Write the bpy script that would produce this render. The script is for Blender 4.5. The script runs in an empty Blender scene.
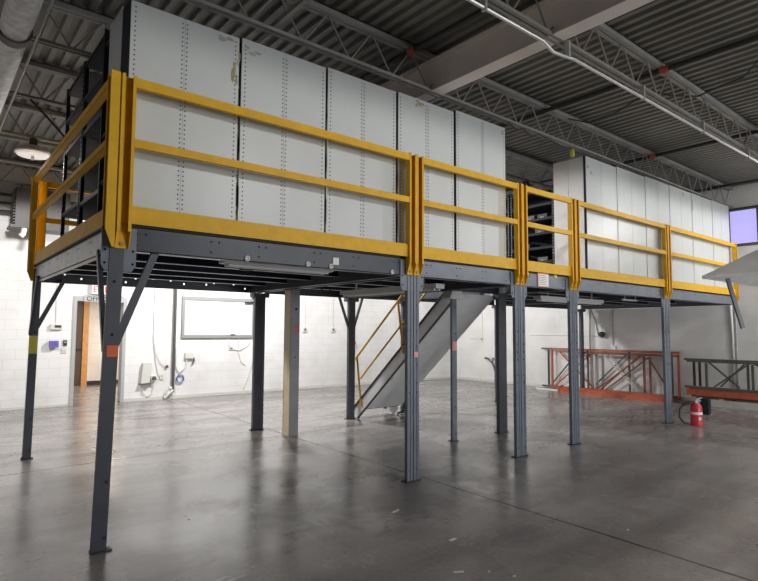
import bpy, math, random
from mathutils import Vector, Matrix
random.seed(7)
S = bpy.context.scene
COL = S.collection
OFF = {}                                   # world offset of each object's origin

# ------------------------------------------------------------------ materials
def mat(name, col, rough=0.5, metal=0.0, noise=0.0, nscale=6.0, bump=0.0, emit=None, estr=0.0, spec=0.5):
    m = bpy.data.materials.new(name); m.use_nodes = True
    nt = m.node_tree; b = nt.nodes['Principled BSDF']
    b.inputs['Base Color'].default_value = (*col, 1)
    b.inputs['Roughness'].default_value = rough
    b.inputs['Metallic'].default_value = metal
    b.inputs['Specular IOR Level'].default_value = spec
    if emit:
        b.inputs['Emission Color'].default_value = (*emit, 1); b.inputs['Emission Strength'].default_value = estr
    if noise or bump:
        tc = nt.nodes.new('ShaderNodeTexCoord'); n = nt.nodes.new('ShaderNodeTexNoise')
        n.inputs['Scale'].default_value = nscale; n.inputs['Detail'].default_value = 5
        nt.links.new(tc.outputs['Object'], n.inputs['Vector'])
        if noise:
            r = nt.nodes.new('ShaderNodeValToRGB')
            r.color_ramp.elements[0].position = .3; r.color_ramp.elements[1].position = .7
            r.color_ramp.elements[0].color = (*[c*(1-noise) for c in col], 1)
            r.color_ramp.elements[1].color = (*[min(1, c*(1+noise)) for c in col], 1)
            nt.links.new(n.outputs['Fac'], r.inputs['Fac']); nt.links.new(r.outputs['Color'], b.inputs['Base Color'])
        if bump:
            bp = nt.nodes.new('ShaderNodeBump'); bp.inputs['Strength'].default_value = bump; bp.inputs['Distance'].default_value = .01
            nt.links.new(n.outputs['Fac'], bp.inputs['Height']); nt.links.new(bp.outputs['Normal'], b.inputs['Normal'])
    return m

M = {}
M['yellow'] = mat('yellow_paint', (.74, .415, .018), .5, noise=.08, nscale=9, spec=.25)
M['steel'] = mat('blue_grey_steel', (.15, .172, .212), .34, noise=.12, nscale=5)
M['shaded_steel'] = mat('shaded_blue_grey_steel', (.05, .056, .074), .35, noise=.12, nscale=5, spec=.35)  # darker copy of the steel; left bay shade put into its colour
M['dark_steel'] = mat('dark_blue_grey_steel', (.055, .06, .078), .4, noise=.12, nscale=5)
M['galv'] = mat('galvanised_steel', (.46, .47, .47), .38, .3, noise=.1, nscale=7)
M['hole'] = mat('hole_shadow', (.012, .012, .014), .9)
M['bolt'] = mat('zinc_bolt', (.25, .2, .12), .5, .3)
M['panel'] = mat('pale_grey_enamel', (.60, .625, .62), .36, noise=.03, nscale=2.5, bump=.04)
M['panel_dot'] = mat('punched_hole', (.05, .052, .055), .9)
M['lit_panel'] = mat('lit_pale_enamel', (.86, .86, .87), .4, noise=.02)  # whiter copy of the panel enamel; side light put into the colour
M['navy'] = mat('dark_navy_enamel', (.022, .026, .04), .75, noise=.1, spec=.2)
M['navy_shelf'] = mat('slate_shelf_enamel', (.045, .05, .064), .7, noise=.1, spec=.25)
M['rust'] = mat('brown_stain', (.36, .31, .2), .8, noise=.3, nscale=30)
M['stain_g'] = mat('grey_scuff', (.38, .39, .37), .8, noise=.2, nscale=30)
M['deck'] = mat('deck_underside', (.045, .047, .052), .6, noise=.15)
M['joist'] = mat('joist_primer', (.26, .255, .245), .6, noise=.15, nscale=3)
M['ceil'] = mat('roof_deck', (.19, .185, .168), .55, .1, noise=.15, nscale=1.2)
M['girder'] = mat('girder_paint', (.80, .73, .69), .6, noise=.08, nscale=2)
M['conduit'] = mat('bright_conduit', (.66, .66, .65), .3, .5)
M['black'] = mat('black_iron', (.025, .025, .028), .5)
M['red'] = mat('red_enamel', (.55, .03, .035), .28)
M['redfit'] = mat('red_coupling', (.45, .10, .07), .5)
M['white'] = mat('white_plastic', (.78, .78, .76), .4)
M['offwhite'] = mat('off_white_box', (.62, .62, .58), .5)
M['orange'] = mat('orange_rack_paint', (.48, .10, .04), .5, noise=.15, nscale=12)
M['rustred'] = mat('oxide_red_rack_paint', (.20, .06, .045), .55, noise=.2, nscale=12)
M['greenrack'] = mat('grey_green_rack_paint', (.10, .11, .10), .55, noise=.15, nscale=9)
M['palerack'] = mat('pale_strut', (.52, .50, .46), .5, noise=.1)
M['col_grey'] = mat('column_grey', (.26, .26, .27), .5, noise=.1, nscale=4)
M['col_cream'] = mat('column_cream', (.72, .62, .40), .55, noise=.08, nscale=4)
M['sheet'] = mat('brushed_sheet', (.84, .85, .865), .45, .0, noise=.05)
M['duct'] = mat('spiral_duct', (.66, .67, .69), .55, .1, noise=.25, nscale=14)
M['shade'] = mat('lamp_shade', (.62, .56, .54), .3, noise=.06)
M['purple'] = mat('purple_plastic', (.16, .10, .42), .4)
M['blue'] = mat('blue_cable', (.05, .13, .40), .4)
M['wood'] = mat('orange_wood', (.56, .30, .12), .5, noise=.15, nscale=8)
M['dkwood'] = mat('dark_door', (.10, .065, .05), .5)
M['frame_grey'] = mat('door_frame_grey', (.42, .43, .435), .5)
M['board'] = mat('whiteboard', (.86, .86, .85), .2)
M['board_frame'] = mat('board_frame', (.27, .275, .275), .5)
M['tag_pink'] = mat('pink_border', (.75, .3, .3), .5)
M['orange_st'] = mat('orange_sticker', (.75, .13, .03), .5)
M['yell_st'] = mat('yellow_green_tape', (.62, .58, .05), .5)
M['text'] = mat('dark_lettering', (.03, .03, .03), .6)
M['rubber'] = mat('rubber', (.02, .02, .022), .6)
M['hood'] = mat('hood_sheet', (.72, .735, .73), .4, .1, noise=.08, nscale=3)
M['heater'] = mat('unit_heater', (.085, .08, .077), .55, noise=.06)
M['window_glow'] = mat('daylit_glass', (.1, .1, .12), .3, emit=(.50, .45, .95), estr=1.0)
M['lens'] = mat('lamp_lens', (.9, .88, .85), .3, emit=(1, .95, .9), estr=.35)
M['exitred'] = mat('exit_red', (.75, .05, .06), .4)
M['fixture'] = mat('fixture_grey', (.68, .68, .66), .45)

def floor_mat():
    m = mat('stained_concrete', (.3, .28, .27), .3); nt = m.node_tree; b = nt.nodes['Principled BSDF']
    N = nt.nodes.new; Lk = nt.links.new
    tc = N('ShaderNodeTexCoord')
    def noise(sc, det, dist=0):
        n = N('ShaderNodeTexNoise'); n.inputs['Scale'].default_value = sc; n.inputs['Detail'].default_value = det
        n.inputs['Distortion'].default_value = dist
        Lk(tc.outputs['Object'], n.inputs['Vector']); return n
    def ramp(src, p0, c0, p1, c1):
        r = N('ShaderNodeValToRGB'); e = r.color_ramp.elements
        e[0].position = p0; e[1].position = p1; e[0].color = (*c0, 1); e[1].color = (*c1, 1)
        Lk(src, r.inputs['Fac']); return r
    def mul(a, c, fac=1):
        x = N('ShaderNodeMix'); x.data_type = 'RGBA'; x.blend_type = 'MULTIPLY'; x.inputs[0].default_value = fac
        Lk(a, x.inputs[6]); Lk(c, x.inputs[7]); return x.outputs[2]
    big = ramp(noise(.45, 4, .6).outputs['Fac'], .3, (.20, .185, .178), .7, (.33, .31, .30))
    mid = ramp(noise(2.2, 7, 1.0).outputs['Fac'], .30, (.80, .79, .79), .62, (1, 1, 1))
    fine = ramp(noise(26, 5).outputs['Fac'], .32, (.82, .82, .82), .55, (1, 1, 1))
    spk = ramp(noise(11, 2).outputs['Fac'], .22, (.6, .58, .57), .27, (1, 1, 1))
    c = mul(mul(mul(big.outputs['Color'], mid.outputs['Color']), fine.outputs['Color']), spk.outputs['Color'])
    sep = N('ShaderNodeSeparateXYZ'); Lk(tc.outputs['Object'], sep.inputs[0])
    def math_(op, a, bb=None):
        x = N('ShaderNodeMath'); x.operation = op
        for i, v in enumerate((a, bb)):
            if v is None: continue
            if isinstance(v, (int, float)): x.inputs[i].default_value = v
            else: Lk(v, x.inputs[i])
        return x.outputs[0]
    wob = math_('MULTIPLY', math_('SUBTRACT', noise(3, 4).outputs['Fac'], .5), .025)
    jy = math_('ABSOLUTE', math_('ADD', math_('ADD', math_('SUBTRACT', sep.outputs['Y'], 3.015), math_('MULTIPLY', sep.outputs['X'], -.05)), wob))
    jx = math_('ABSOLUTE', math_('ADD', math_('SUBTRACT', math_('SUBTRACT', sep.outputs['X'], 3.27), math_('MULTIPLY', sep.outputs['Y'], .03)), wob))
    jx2 = math_('ABSOLUTE', math_('SUBTRACT', sep.outputs['X'], 8.9))
    d = math_('MINIMUM', math_('MINIMUM', jy, jx), jx2)
    line = ramp(d, .007, (.2, .19, .18), .019, (1, 1, 1))
    c = mul(c, line.outputs['Color'])
    # scoured dark patch in front of the second post
    vd = N('ShaderNodeVectorMath'); vd.operation = 'SUBTRACT'; vd.inputs[1].default_value = (2.6, -.1, 0); Lk(tc.outputs['Object'], vd.inputs[0])
    vs_ = N('ShaderNodeVectorMath'); vs_.operation = 'MULTIPLY'; vs_.inputs[1].default_value = (.5, .85, 0); Lk(vd.outputs[0], vs_.inputs[0])
    vl = N('ShaderNodeVectorMath'); vl.operation = 'LENGTH'; Lk(vs_.outputs[0], vl.inputs[0])
    pd = math_('ADD', vl.outputs['Value'], math_('MULTIPLY', math_('SUBTRACT', noise(2.6, 8, 1.5).outputs['Fac'], .5), 2.6))
    patch = ramp(pd, .45, (.62, .62, .62), .8, (1, 1, 1)); c = mul(c, patch.outputs['Color'])
    sp = math_('MULTIPLY', math_('MULTIPLY', line.outputs['Color'], patch.outputs['Color']), .5); Lk(sp, b.inputs['Specular IOR Level'])
    # worn tyre tracks
    w = N('ShaderNodeTexNoise'); w.inputs['Scale'].default_value = 1.6; w.inputs['Detail'].default_value = 6
    mp = N('ShaderNodeMapping'); mp.inputs['Scale'].default_value = (.35, 1.5, 1); mp.inputs['Rotation'].default_value = (0, 0, .35)
    Lk(tc.outputs['Object'], mp.inputs['Vector']); Lk(mp.outputs['Vector'], w.inputs['Vector'])
    tr = ramp(w.outputs['Fac'], .38, (.62, .61, .61), .56, (1, 1, 1))
    c = mul(c, tr.outputs['Color'], .8)
    Lk(c, b.inputs['Base Color'])
    rr = N('ShaderNodeMapRange'); rr.inputs[1].default_value = .3; rr.inputs[2].default_value = .7
    rr.inputs[3].default_value = .17; rr.inputs[4].default_value = .33
    Lk(noise(1.1, 6, .5).outputs['Fac'], rr.inputs[0]); Lk(rr.outputs[0], b.inputs['Roughness'])
    bp = N('ShaderNodeBump'); bp.inputs['Strength'].default_value = .035; bp.inputs['Distance'].default_value = .01
    Lk(noise(9, 6).outputs['Fac'], bp.inputs['Height']); Lk(bp.outputs['Normal'], b.inputs['Normal'])
    return m

def block_mat(name, col, horiz, mort=.93):
    m = mat(name, col, .6); nt = m.node_tree; b = nt.nodes['Principled BSDF']; N = nt.nodes.new; Lk = nt.links.new
    tc = N('ShaderNodeTexCoord'); sep = N('ShaderNodeSeparateXYZ'); cmb = N('ShaderNodeCombineXYZ')
    Lk(tc.outputs['Object'], sep.inputs[0]); Lk(sep.outputs[horiz], cmb.inputs['X']); Lk(sep.outputs['Z'], cmb.inputs['Y'])
    br = N('ShaderNodeTexBrick'); Lk(cmb.outputs[0], br.inputs['Vector'])
    br.inputs['Scale'].default_value = 1; br.inputs['Brick Width'].default_value = .4; br.inputs['Row Height'].default_value = .2
    br.inputs['Mortar Size'].default_value = .006; br.inputs['Mortar Smooth'].default_value = .6
    br.inputs['Color1'].default_value = (*col, 1); br.inputs['Color2'].default_value = (*[c*.985 for c in col], 1)
    br.inputs['Mortar'].default_value = (*[c*mort for c in col], 1)
    n = N('ShaderNodeTexNoise'); n.inputs['Scale'].default_value = 1.4; n.inputs['Detail'].default_value = 6
    Lk(tc.outputs['Object'], n.inputs['Vector'])
    r = N('ShaderNodeValToRGB'); e = r.color_ramp.elements; e[0].position = .3; e[1].position = .6
    e[0].color = (.86, .85, .84, 1); e[1].color = (1, 1, 1, 1); Lk(n.outputs['Fac'], r.inputs['Fac'])
    x = N('ShaderNodeMix'); x.data_type = 'RGBA'; x.blend_type = 'MULTIPLY'; x.inputs[0].default_value = 1
    Lk(br.outputs['Color'], x.inputs[6]); Lk(r.outputs['Color'], x.inputs[7]); Lk(x.outputs[2], b.inputs['Base Color'])
    bp = N('ShaderNodeBump'); bp.inputs['Strength'].default_value = .25; bp.inputs['Distance'].default_value = .004
    bp.invert = True
    Lk(br.outputs['Fac'], bp.inputs['Height']); Lk(bp.outputs['Normal'], b.inputs['Normal'])
    return m
M['floor'] = floor_mat()
M['wall_b'] = block_mat('white_block_back', (.80, .795, .79), 'X', .84)
M['wall_r'] = block_mat('white_block_side', (.80, .795, .785), 'Y')
M['wall_o'] = mat('plain_wall', (.7, .68, .66), .7)

# ------------------------------------------------------------------ mesh builder
class MB:
    def __init__(s): s.v = []; s.f = []; s.m = []
    def _add(s, vs, fs, mi):
        n = len(s.v); s.v += [tuple(v) for v in vs]
        for f in fs: s.f.append(tuple(n+i for i in f)); s.m.append(mi)
    def box(s, x0, x1, y0, y1, z0, z1, mi=0):
        vs = [(x, y, z) for z in (z0, z1) for y in (y0, y1) for x in (x0, x1)]
        s._add(vs, [(0, 2, 3, 1), (4, 5, 7, 6), (0, 1, 5, 4), (2, 6, 7, 3), (0, 4, 6, 2), (1, 3, 7, 5)], mi); return s
    def bar(s, p0, p1, w, h, mi=0, up=(0, 0, 1)):
        p0 = Vector(p0); p1 = Vector(p1); d = (p1-p0).normalized(); up = Vector(up)
        if abs(d.dot(up)) > .97: up = Vector((0, 1, 0))
        a = d.cross(up).normalized(); b = a.cross(d).normalized()
        vs = [p + a*(w/2*i) + b*(h/2*j) for p in (p0, p1) for i, j in ((-1, -1), (1, -1), (1, 1), (-1, 1))]
        s._add(vs, [(0, 1, 2, 3), (7, 6, 5, 4), (0, 4, 5, 1), (1, 5, 6, 2), (2, 6, 7, 3), (3, 7, 4, 0)], mi); return s
    def tube(s, pts, r, n=8, mi=0):
        pts = [Vector(p) for p in pts]; rings = []; a = None
        for i, p in enumerate(pts):
            d = ((pts[min(i+1, len(pts)-1)]-p).normalized() + (p-pts[max(i-1, 0)]).normalized())
            d = d.normalized() if d.length > 1e-6 else Vector((0, 0, 1))
            if a is None:
                a = d.cross(Vector((0, 0, 1)) if abs(d.z) < .9 else Vector((1, 0, 0))).normalized()
            else:
                a = (a - d*a.dot(d)).normalized()
            b = d.cross(a); rings.append([p + (a*math.cos(t)+b*math.sin(t))*r for t in [2*math.pi*k/n for k in range(n)]])
        vs = [v for R_ in rings for v in R_]; fs = []
        for i in range(len(rings)-1):
            for k in range(n):
                fs.append((i*n+k, i*n+(k+1) % n, (i+1)*n+(k+1) % n, (i+1)*n+k))
        fs += [tuple(range(n))[::-1], tuple(range((len(rings)-1)*n, len(rings)*n))]
        s._add(vs, fs, mi); return s
    def prism(s, pts, vec, mi=0):
        vec = Vector(vec); n = len(pts); P = [Vector(p) for p in pts]
        s._add(P + [p+vec for p in P], [tuple(range(n))[::-1], tuple(range(n, 2*n))] +
               [(i, (i+1) % n, n+(i+1) % n, n+i) for i in range(n)], mi); return s
    def disc(s, c, nrm, r, t=.004, n=10, mi=0):
        c = Vector(c); nrm = Vector(nrm).normalized(); return s.tube([c, c+nrm*t], r, n, mi)
    def lathe(s, c, prof, n=24, mi=0):
        vs = []; fs = []
        for r, z in prof:
            for k in range(n):
                t = 2*math.pi*k/n; vs.append((c[0]+r*math.cos(t), c[1]+r*math.sin(t), c[2]+z))
        for i in range(len(prof)-1):
            for k in range(n): fs.append((i*n+k, i*n+(k+1) % n, (i+1)*n+(k+1) % n, (i+1)*n+k))
        fs += [tuple(range(n))[::-1], tuple(range((len(prof)-1)*n, len(prof)*n))]
        s._add(vs, fs, mi); return s
    def build(s, name, mats, parent=None, loc=None, smooth=True):
        if not isinstance(mats, (list, tuple)): mats = [mats]
        off = Vector(OFF[parent.name]) if parent else Vector(loc or (0, 0, 0))
        me = bpy.data.meshes.new(name); me.from_pydata([tuple(Vector(v)-off) for v in s.v], [], s.f)
        for m in mats: me.materials.append(M[m] if isinstance(m, str) else m)
        me.polygons.foreach_set('material_index', s.m); me.update()
        if smooth:
            me.shade_smooth(); me.set_sharp_from_angle(angle=math.radians(35))
        o = bpy.data.objects.new(name, me); COL.objects.link(o)
        if parent: o.parent = parent
        else: o.location = off
        OFF[o.name] = tuple(off); return o

def tag(o, label, cat, group=None):
    o['label'] = label; o['category'] = cat
    if group: o['group'] = group
    return o
def thing(name, label, cat, loc, group=None):
    o = bpy.data.objects.new(name, None); COL.objects.link(o); o.location = loc; o.empty_display_size = .1
    OFF[o.name] = tuple(loc); return tag(o, label, cat, group)
def struct(name, mb, m):
    o = mb.build(name, m); o['kind'] = 'structure'; return o
def text_part(name, body, size, origin, right, up, m, parent):
    cu = bpy.data.curves.new('t', 'FONT'); cu.body = body; cu.size = size; cu.extrude = .002
    t = bpy.data.objects.new('t', cu); COL.objects.link(t)
    dg = bpy.context.evaluated_depsgraph_get(); me = bpy.data.meshes.new_from_object(t.evaluated_get(dg))
    COL.objects.unlink(t); bpy.data.objects.remove(t); bpy.data.curves.remove(cu)
    r = Vector(right).normalized(); u = Vector(up).normalized(); off = Vector(OFF[parent.name]); og = Vector(origin)
    n = r.cross(u)
    for v in me.vertices: v.co = og - off + r*v.co.x + u*v.co.y + n*v.co.z
    me.materials.clear(); me.materials.append(M[m])
    o = bpy.data.objects.new(name, me); COL.objects.link(o); o.parent = parent; OFF[o.name] = tuple(off); return o

# ------------------------------------------------------------------ room shell
XL, XR, YF, YB, ZC = -7.5, 13.10, -11.5, 8.89, 4.93
struct('floor', MB().box(XL-.2, XR+.2, YF-.2, 14.2, -.15, 0), 'floor')
c = MB(); x = XL-.2; pts = []
while x < XR+.2:
    pts += [(x, ZC), (x+.045, ZC), (x+.062, ZC+.038), (x+.118, ZC+.038), (x+.135, ZC)]; x += .15
prof = pts + [(pts[-1][0], ZC+.09), (pts[0][0], ZC+.09)]
n = len(pts)
vs = [(a, y, b) for y in (YF-.2, YB+.2) for a, b in pts] + [(a, y, ZC+.1) for y in (YF-.2, YB+.2) for a in (pts[0][0], pts[-1][0])]
c._add(vs, [(i, i+1, n+i+1, n+i) for i in range(n-1)] + [(2*n, 2*n+1, 2*n+3, 2*n+2)], 0)
struct('ceiling', c, 'ceil').data.shade_flat()
# back wall with a doorway (x 1.46..2.42, z..2.25)
DX0, DX1, DZ = 1.46, 2.44, 2.25
b = MB(); b.box(XL, DX0, YB, YB+.2, 0, 5.02); b.box(DX1, XR+.2, YB, YB+.2, 0, 5.02); b.box(DX0, DX1, YB, YB+.2, DZ, 5.02)
struct('wall_back', b, 'wall_b')
# right wall with a window hole
WY0, WY1, WZ0, WZ1 = -.37, .17, 3.62, 4.38
b = MB(); b.box(XR, XR+.2, YF, WY0, 0, 5.02); b.box(XR, XR+.2, WY1, YB, 0, 5.02)
b.box(XR, XR+.2, WY0, WY1, 0, WZ0); b.box(XR, XR+.2, WY0, WY1, WZ1, 5.02)
struct('wall_right', b, 'wall_r')
struct('wall_left', MB().box(XL-.2, XL, YF, YB, 0, 5.02), 'wall_o')
struct('wall_front', MB().box(XL-.2, 5.5, YF-.2, YF, 0, 5.02).box(10.5, XR+.2, YF-.2, YF, 0, 5.02).box(5.5, 10.5, YF-.2, YF, 3.4, 5.02), 'wall_o')
w = MB(); 
w.box(XR-.02, XR+.06, WY0-.05, WY1+.05, WZ1, WZ1+.06); w.box(XR-.02, XR+.06, WY0-.05, WY1+.05, WZ0-.06, WZ0)
w.box(XR-.015, XR+.05, WY0-.05, WY0, WZ0, WZ1); w.box(XR-.015, XR+.05, WY1, WY1+.05, WZ0, WZ1)
wf = struct('window_1', w, 'black'); wf.data.materials[0] = M['heater']
MB().box(XR+.04, XR+.05, WY0, WY1, WZ0, WZ1).build('pane', 'window_glow', wf)
# door frame, corridor beyond
f = MB(); f.box(DX0-.05, DX0+.02, YB-.02, YB+.22, 0, DZ-.02); f.box(DX1-.02, DX1+.05, YB-.02, YB+.22, 0, DZ-.02)
f.box(DX0-.05, DX1+.05, YB-.02, YB+.22, DZ-.02, DZ+.08)
struct('door_1', f, 'frame_grey')
cr = MB(); cr.box(.6, .7, YB+.2, 13.6, 0, 3.0); cr.box(4.4, 4.5, YB+.2, 13.6, 0, 3.0); cr.box(.6, 4.5, 13.5, 13.6, 0, 3.0)
struct('wall_corridor', cr, 'wall_b')
struct('ceiling_corridor', MB().box(.6, 4.5, YB+.2, 13.6, 3.0, 3.05), 'wall_o')
struct('baseboard_corridor', MB().box(2.71, 4.4, 13.47, 13.5, 0, .12), 'black')
d2 = MB(); d2.box(2.53, 2.68, 13.36, 13.5, 0, 2.52); d2.box(1.7, 2.53, 13.36, 13.5, 2.42, 2.52)
o = struct('door_2', d2, 'wood')
MB().box(1.7, 2.53, 13.42, 13.5, 0, 2.42).build('door_leaf', 'dkwood', o)
MB().box(1.7, 2.53, 13.40, 13.42, 1.0, 1.06).build('push_bar', 'black', o)
bb = MB(); bb.box(DX1+.08, XR, YB-.012, YB, 0, .07); bb.box(XL, DX0-.08, YB-.012, YB, 0, .05)
struct('baseboard_back', bb, 'wall_o').data.materials[0] = M['offwhite']
struct('baseboard_right', MB().box(XR-.015, XR, -6, YB, 0, .08), 'col_cream').data.materials[0] = M['offwhite']

# ------------------------------------------------------------------ roof steel
XA, XB = -7.4, 13.08
ys = [-4.83, -3.18, -1.53, .118, 1.77, 3.42, 5.07, 6.72, 8.37]
jl = ['open-web roof joist crossing above the photographer', 'open-web roof joist running nearest overhead in front of the platform',
      'open-web roof joist with the bright conduit hung beside its bottom chord', 'open-web roof joist directly above the front ends of the shelving',
      'open-web roof joist second behind the shelving fronts', 'open-web roof joist over the painted building column',
      'open-web roof joist holding the round dome lamp at the left', 'open-web roof joist one bay in front of the unit heater',
      'open-web roof joist closest to the back wall']
for y, lab in zip(ys, jl):
    t = thing('roof_joist', lab, 'joist', (XA, y, 4.45), 'open-web roof joists')
    m = MB(); m.box(XA, XB, y-.055, y-.008, 4.86, ZC-.001); m.box(XA, XB, y+.008, y+.055, 4.86, ZC-.001); m.box(XA, XB, y-.055, y+.055, 4.915, ZC-.001)
    m.build('top_chord', 'joist', t)
    m = MB(); m.box(XA, XB, y-.045, y-.012, 4.455, 4.487); m.box(XA, XB, y+.012, y+.045, 4.455, 4.487)
    m.build('bottom_chord', 'joist', t)
    m = MB(); x = XA+.1; k = 0; P = []
    while x < XB-.05:
        P.append((x, y, 4.475 if k % 2 else 4.88)); x += .29; k += 1
    for a, bq in zip(P, P[1:]): m.tube([a, bq], .0095, 6)
    m.build('web_rods', 'joist', t)
g = MB(); g.box(3.435, 3.62, YF+.05, YB-.01, 4.50, 4.525); 
g = MB()
g.box(3.435, 3.62, YF+.05, YB-.02, 4.46, 4.478, 1); g.box(3.435, 3.62, YF+.05, YB-.02, 4.835, 4.853, 0)
g.box(3.500, 3.555, YF+.05, YB-.02, 4.478, 4.835, 0)
tag(g.build('roof_girder', ['girder', 'girder'], loc=(3.53, 0, 4.46)), 'deep beige steel girder crossing the ceiling front to back', 'girder')
for x, yy, lab in ((5.78, -1.53, 'black sprinkler pipe under the roof deck right of the beige girder'),
                   (9.10, .118, 'black sprinkler pipe under the roof deck above the far shelving block'),
                   (3.10, .118, 'black sprinkler pipe alongside the left face of the beige girder'),
                   (12.4, 0, 'black sprinkler pipe closest to the daylit window')):
    t = thing('sprinkler_pipe', lab, 'pipe', (x, 0, 4.84), 'black sprinkler pipes')
    MB().tube([(x, -9, 4.83), (x, YB-.02, 4.83)], .03, 8).build('pipe_run', 'black', t)
    if yy: MB().tube([(x, yy-.12, 4.83), (x, yy-.02, 4.83)], .042, 10).tube([(x, yy-.07, 4.83), (x, yy-.07, 4.77)], .02, 8).build('coupling', 'redfit', t)
t = thing('conduit_run', 'bright steel conduit bending down past the beige girder', 'conduit', (3.4, -1.6, 4.3))
MB().tube([(1.2, -1.60, 4.31), (3.23, -1.60, 4.315), (3.39, -1.60, 4.262), (3.57, -1.60, 4.28), (3.74, -1.60, 4.305), (9.0, -1.60, 4.325), (12.95, -1.60, 4.34)], .016, 8).build('pipe_run', 'conduit', t)
for x in (2.4, 3.65, 5.2, 6.9, 8.6, 10.4): MB().box(x-.015, x+.015, -1.62, -1.575, 4.29, 4.456).build('hanger_strap', 'galv', t)
cb = [(6.28, .03, 4.82), (6.5, -.16, 4.76), (6.52, -.58, 4.78), (6.36, -1.0, 4.82), (6.40, -1.2, 4.86), (6.57, -1.35, 4.80), (6.78, -1.6, 4.77), (6.72, -1.87, 4.79), (6.73, -2.15, 4.82), (6.5, -2.37, 4.86), (6.4, -2.6, 4.9)]
tag(MB().tube(cb, .011, 6).build('slack_cable', 'black', loc=cb[0]), 'dark cable swagged under the roof deck right of the conduit joist', 'cable')
tag(MB().tube([(4.9, .09, 4.444), (5.1, .08, 4.38), (5.25, .09, 4.44), (5.4, .07, 4.36), (5.6, .09, 4.442), (6.1, .05, 4.37), (6.33, .0, 4.36)], .012, 6).build('cable_bundle', 'black', loc=(5, 0, 4.4)), 'knotted black cable bundle looped on the joist between the shelving blocks', 'cable')
tag(MB().lathe((6.33, 0.0, 4.24), [(.028, 0), (.036, .03), (.03, .09), (.012, .12)], 12).build('pendant_socket', 'yell_st', loc=(6.33, 0, 4.24)), 'small yellowish socket hanging between the two shelving blocks', 'socket')
# duct at upper left
t = thing('round_duct', 'large round grey duct running overhead at the upper left', 'duct', (-.6, 0, 4.28))
MB().tube([(-.60, -3, 4.24), (-.60, YB-.02, 4.24)], .118, 24).build('duct_run', 'duct', t)
MB().tube([(-.60, 1.14, 4.24), (-.60, 1.26, 4.24)], .135, 24).build('coupling_band', 'heater', t)
for yy in (.118, 1.77, 3.42, 5.07, 6.72, 8.37): MB().box(-.62, -.58, yy-.04, yy+.04, 4.35, 4.455).build('hanger_strap', 'galv', t)
tag(MB().tube([(-.37, -2, 4.442), (-.37, YB-.02, 4.442)], .012, 8).build('thin_pipe', 'palerack', loc=(-.37, 0, 4.4)), 'thin pale pipe running beside the big round duct', 'pipe')
tag(MB().tube([(.62, 2.95, 4.92), (.56, 2.97, 4.4), (.6, 3.0, 4.05), (.5, 3.08, 3.9), (.2, 3.3, 4.0), (.0, 3.5, 4.3), (-.2, 3.42, 4.45)], .014, 6).build('hanging_cable', 'black', loc=(.5, 2.7, 4.4)), 'black cable hanging from the roof behind the left end of the shelving', 'cable')
# bridging angles along Y (thin)
for x, lab in ((-1.6, 'bridging angle tying the joists left of the duct'), (1.35, 'bridging angle tying the joists above the first shelving rows'), (-3.6, 'bridging angle tying the joists at the far left')):
    tag(MB().box(x-.02, x+.02, -9, YB-.02, 4.487, 4.495).box(x-.02, x-.014, -9, YB-.02, 4.495, 4.53).build('bridging_angle', 'joist', loc=(x, 0, 4.49)), lab, 'brace', 'joist bridging angles')

# ------------------------------------------------------------------ mezzanine
mz = thing('mezzanine_platform', 'raised blue-grey steel platform on posts carrying the shelving', 'platform', (0, 0, 0))
ZB0, ZB1, ZD = 2.225, 2.415, 2.445
XS = [0, 3.067, 4.99, 6.27, 9.33, 12.72]; YD = 3.86
def post(cx, cy, w, d, ztop, mtl, double=False, name='post', lean=0.0):
    m = MB()
    if double:
        for s in (-1, 1):
            xc = cx + s*(w/4+.003)
            hw = w/4-.003
            m.box(xc-hw, xc+hw, cy-d/2+.006, cy+d/2, .012, ztop)
            # lips that leave a groove between
            m.box(xc-hw, xc-hw+.03, cy-d/2, cy-d/2+.006, .012, ztop); m.box(xc+hw-.03, xc+hw, cy-d/2, cy-d/2+.006, .012, ztop)
            for z in (.12, .95, 1.05, 1.25, 1.35, 1.45, 1.62, 1.9): m.disc((xc+.012*s, cy-d/2-.0015+.006, z), (0, -1, 0), .011, .004, 8, 1)
    else:
        m.bar((cx-lean, cy, .012), (cx+lean, cy, ztop), w, d)
        for z in (.1, .5, 1.58, 1.98): m.disc((cx+.01, cy-d/2, z), (0, -1, 0), .012, .002, 8, 1)
    p = m.build(name, [mtl, 'hole'], mz)
    q = MB(); q.box(cx-w/2-.025, cx+w/2+.012, cy-d/2-.015, cy+d/2+.03, 0, .012)
    q.tube([(cx-w/2-.012, cy, .012), (cx-w/2-.012, cy, .035)], .011, 6); q.build('base_plate', 'black', p)
    return p
def head(p, cx, cy, w, y, z0, mtl):
    q = MB()
    q.prism([(cx-w/2, y, z0+.05), (cx-w/2, y, ZB1-.02), (cx+w/2, y, ZB1-.02), (cx+w/2, y, z0+.05), (cx+w/2-.03, y, z0), (cx-w/2+.03, y, z0)], (0, -.006, 0))
    for s in (-1, 1):
        for z in (z0+.06, z0+.16): q.disc((cx+s*(w/2-.025), y-.006, z), (0, -1, 0), .010, .003, 8, 1)
    return q.build('head_plate', [mtl, 'hole'], p)
def brace(p, a, bq, w=.05, h=.035, mtl='dark_steel'):
    q = MB(); q.bar(a, bq, w, h); 
    return q.build('brace', mtl, p)
front_posts = []
p = post(-.008, .016, .104, .03, ZB1-.03, 'dark_steel', lean=.025); front_posts.append(p)  # post darkened by colour for the shade at the left front corner
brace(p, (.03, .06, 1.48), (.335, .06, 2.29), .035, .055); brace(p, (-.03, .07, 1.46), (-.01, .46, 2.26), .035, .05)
MB().box(-.03, .05, -.0005, .0025, 1.415, 1.50).build('orange_sticker', 'orange_st', p)
head(p, .03, .06, .25, .012, 2.06, 'steel')
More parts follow.
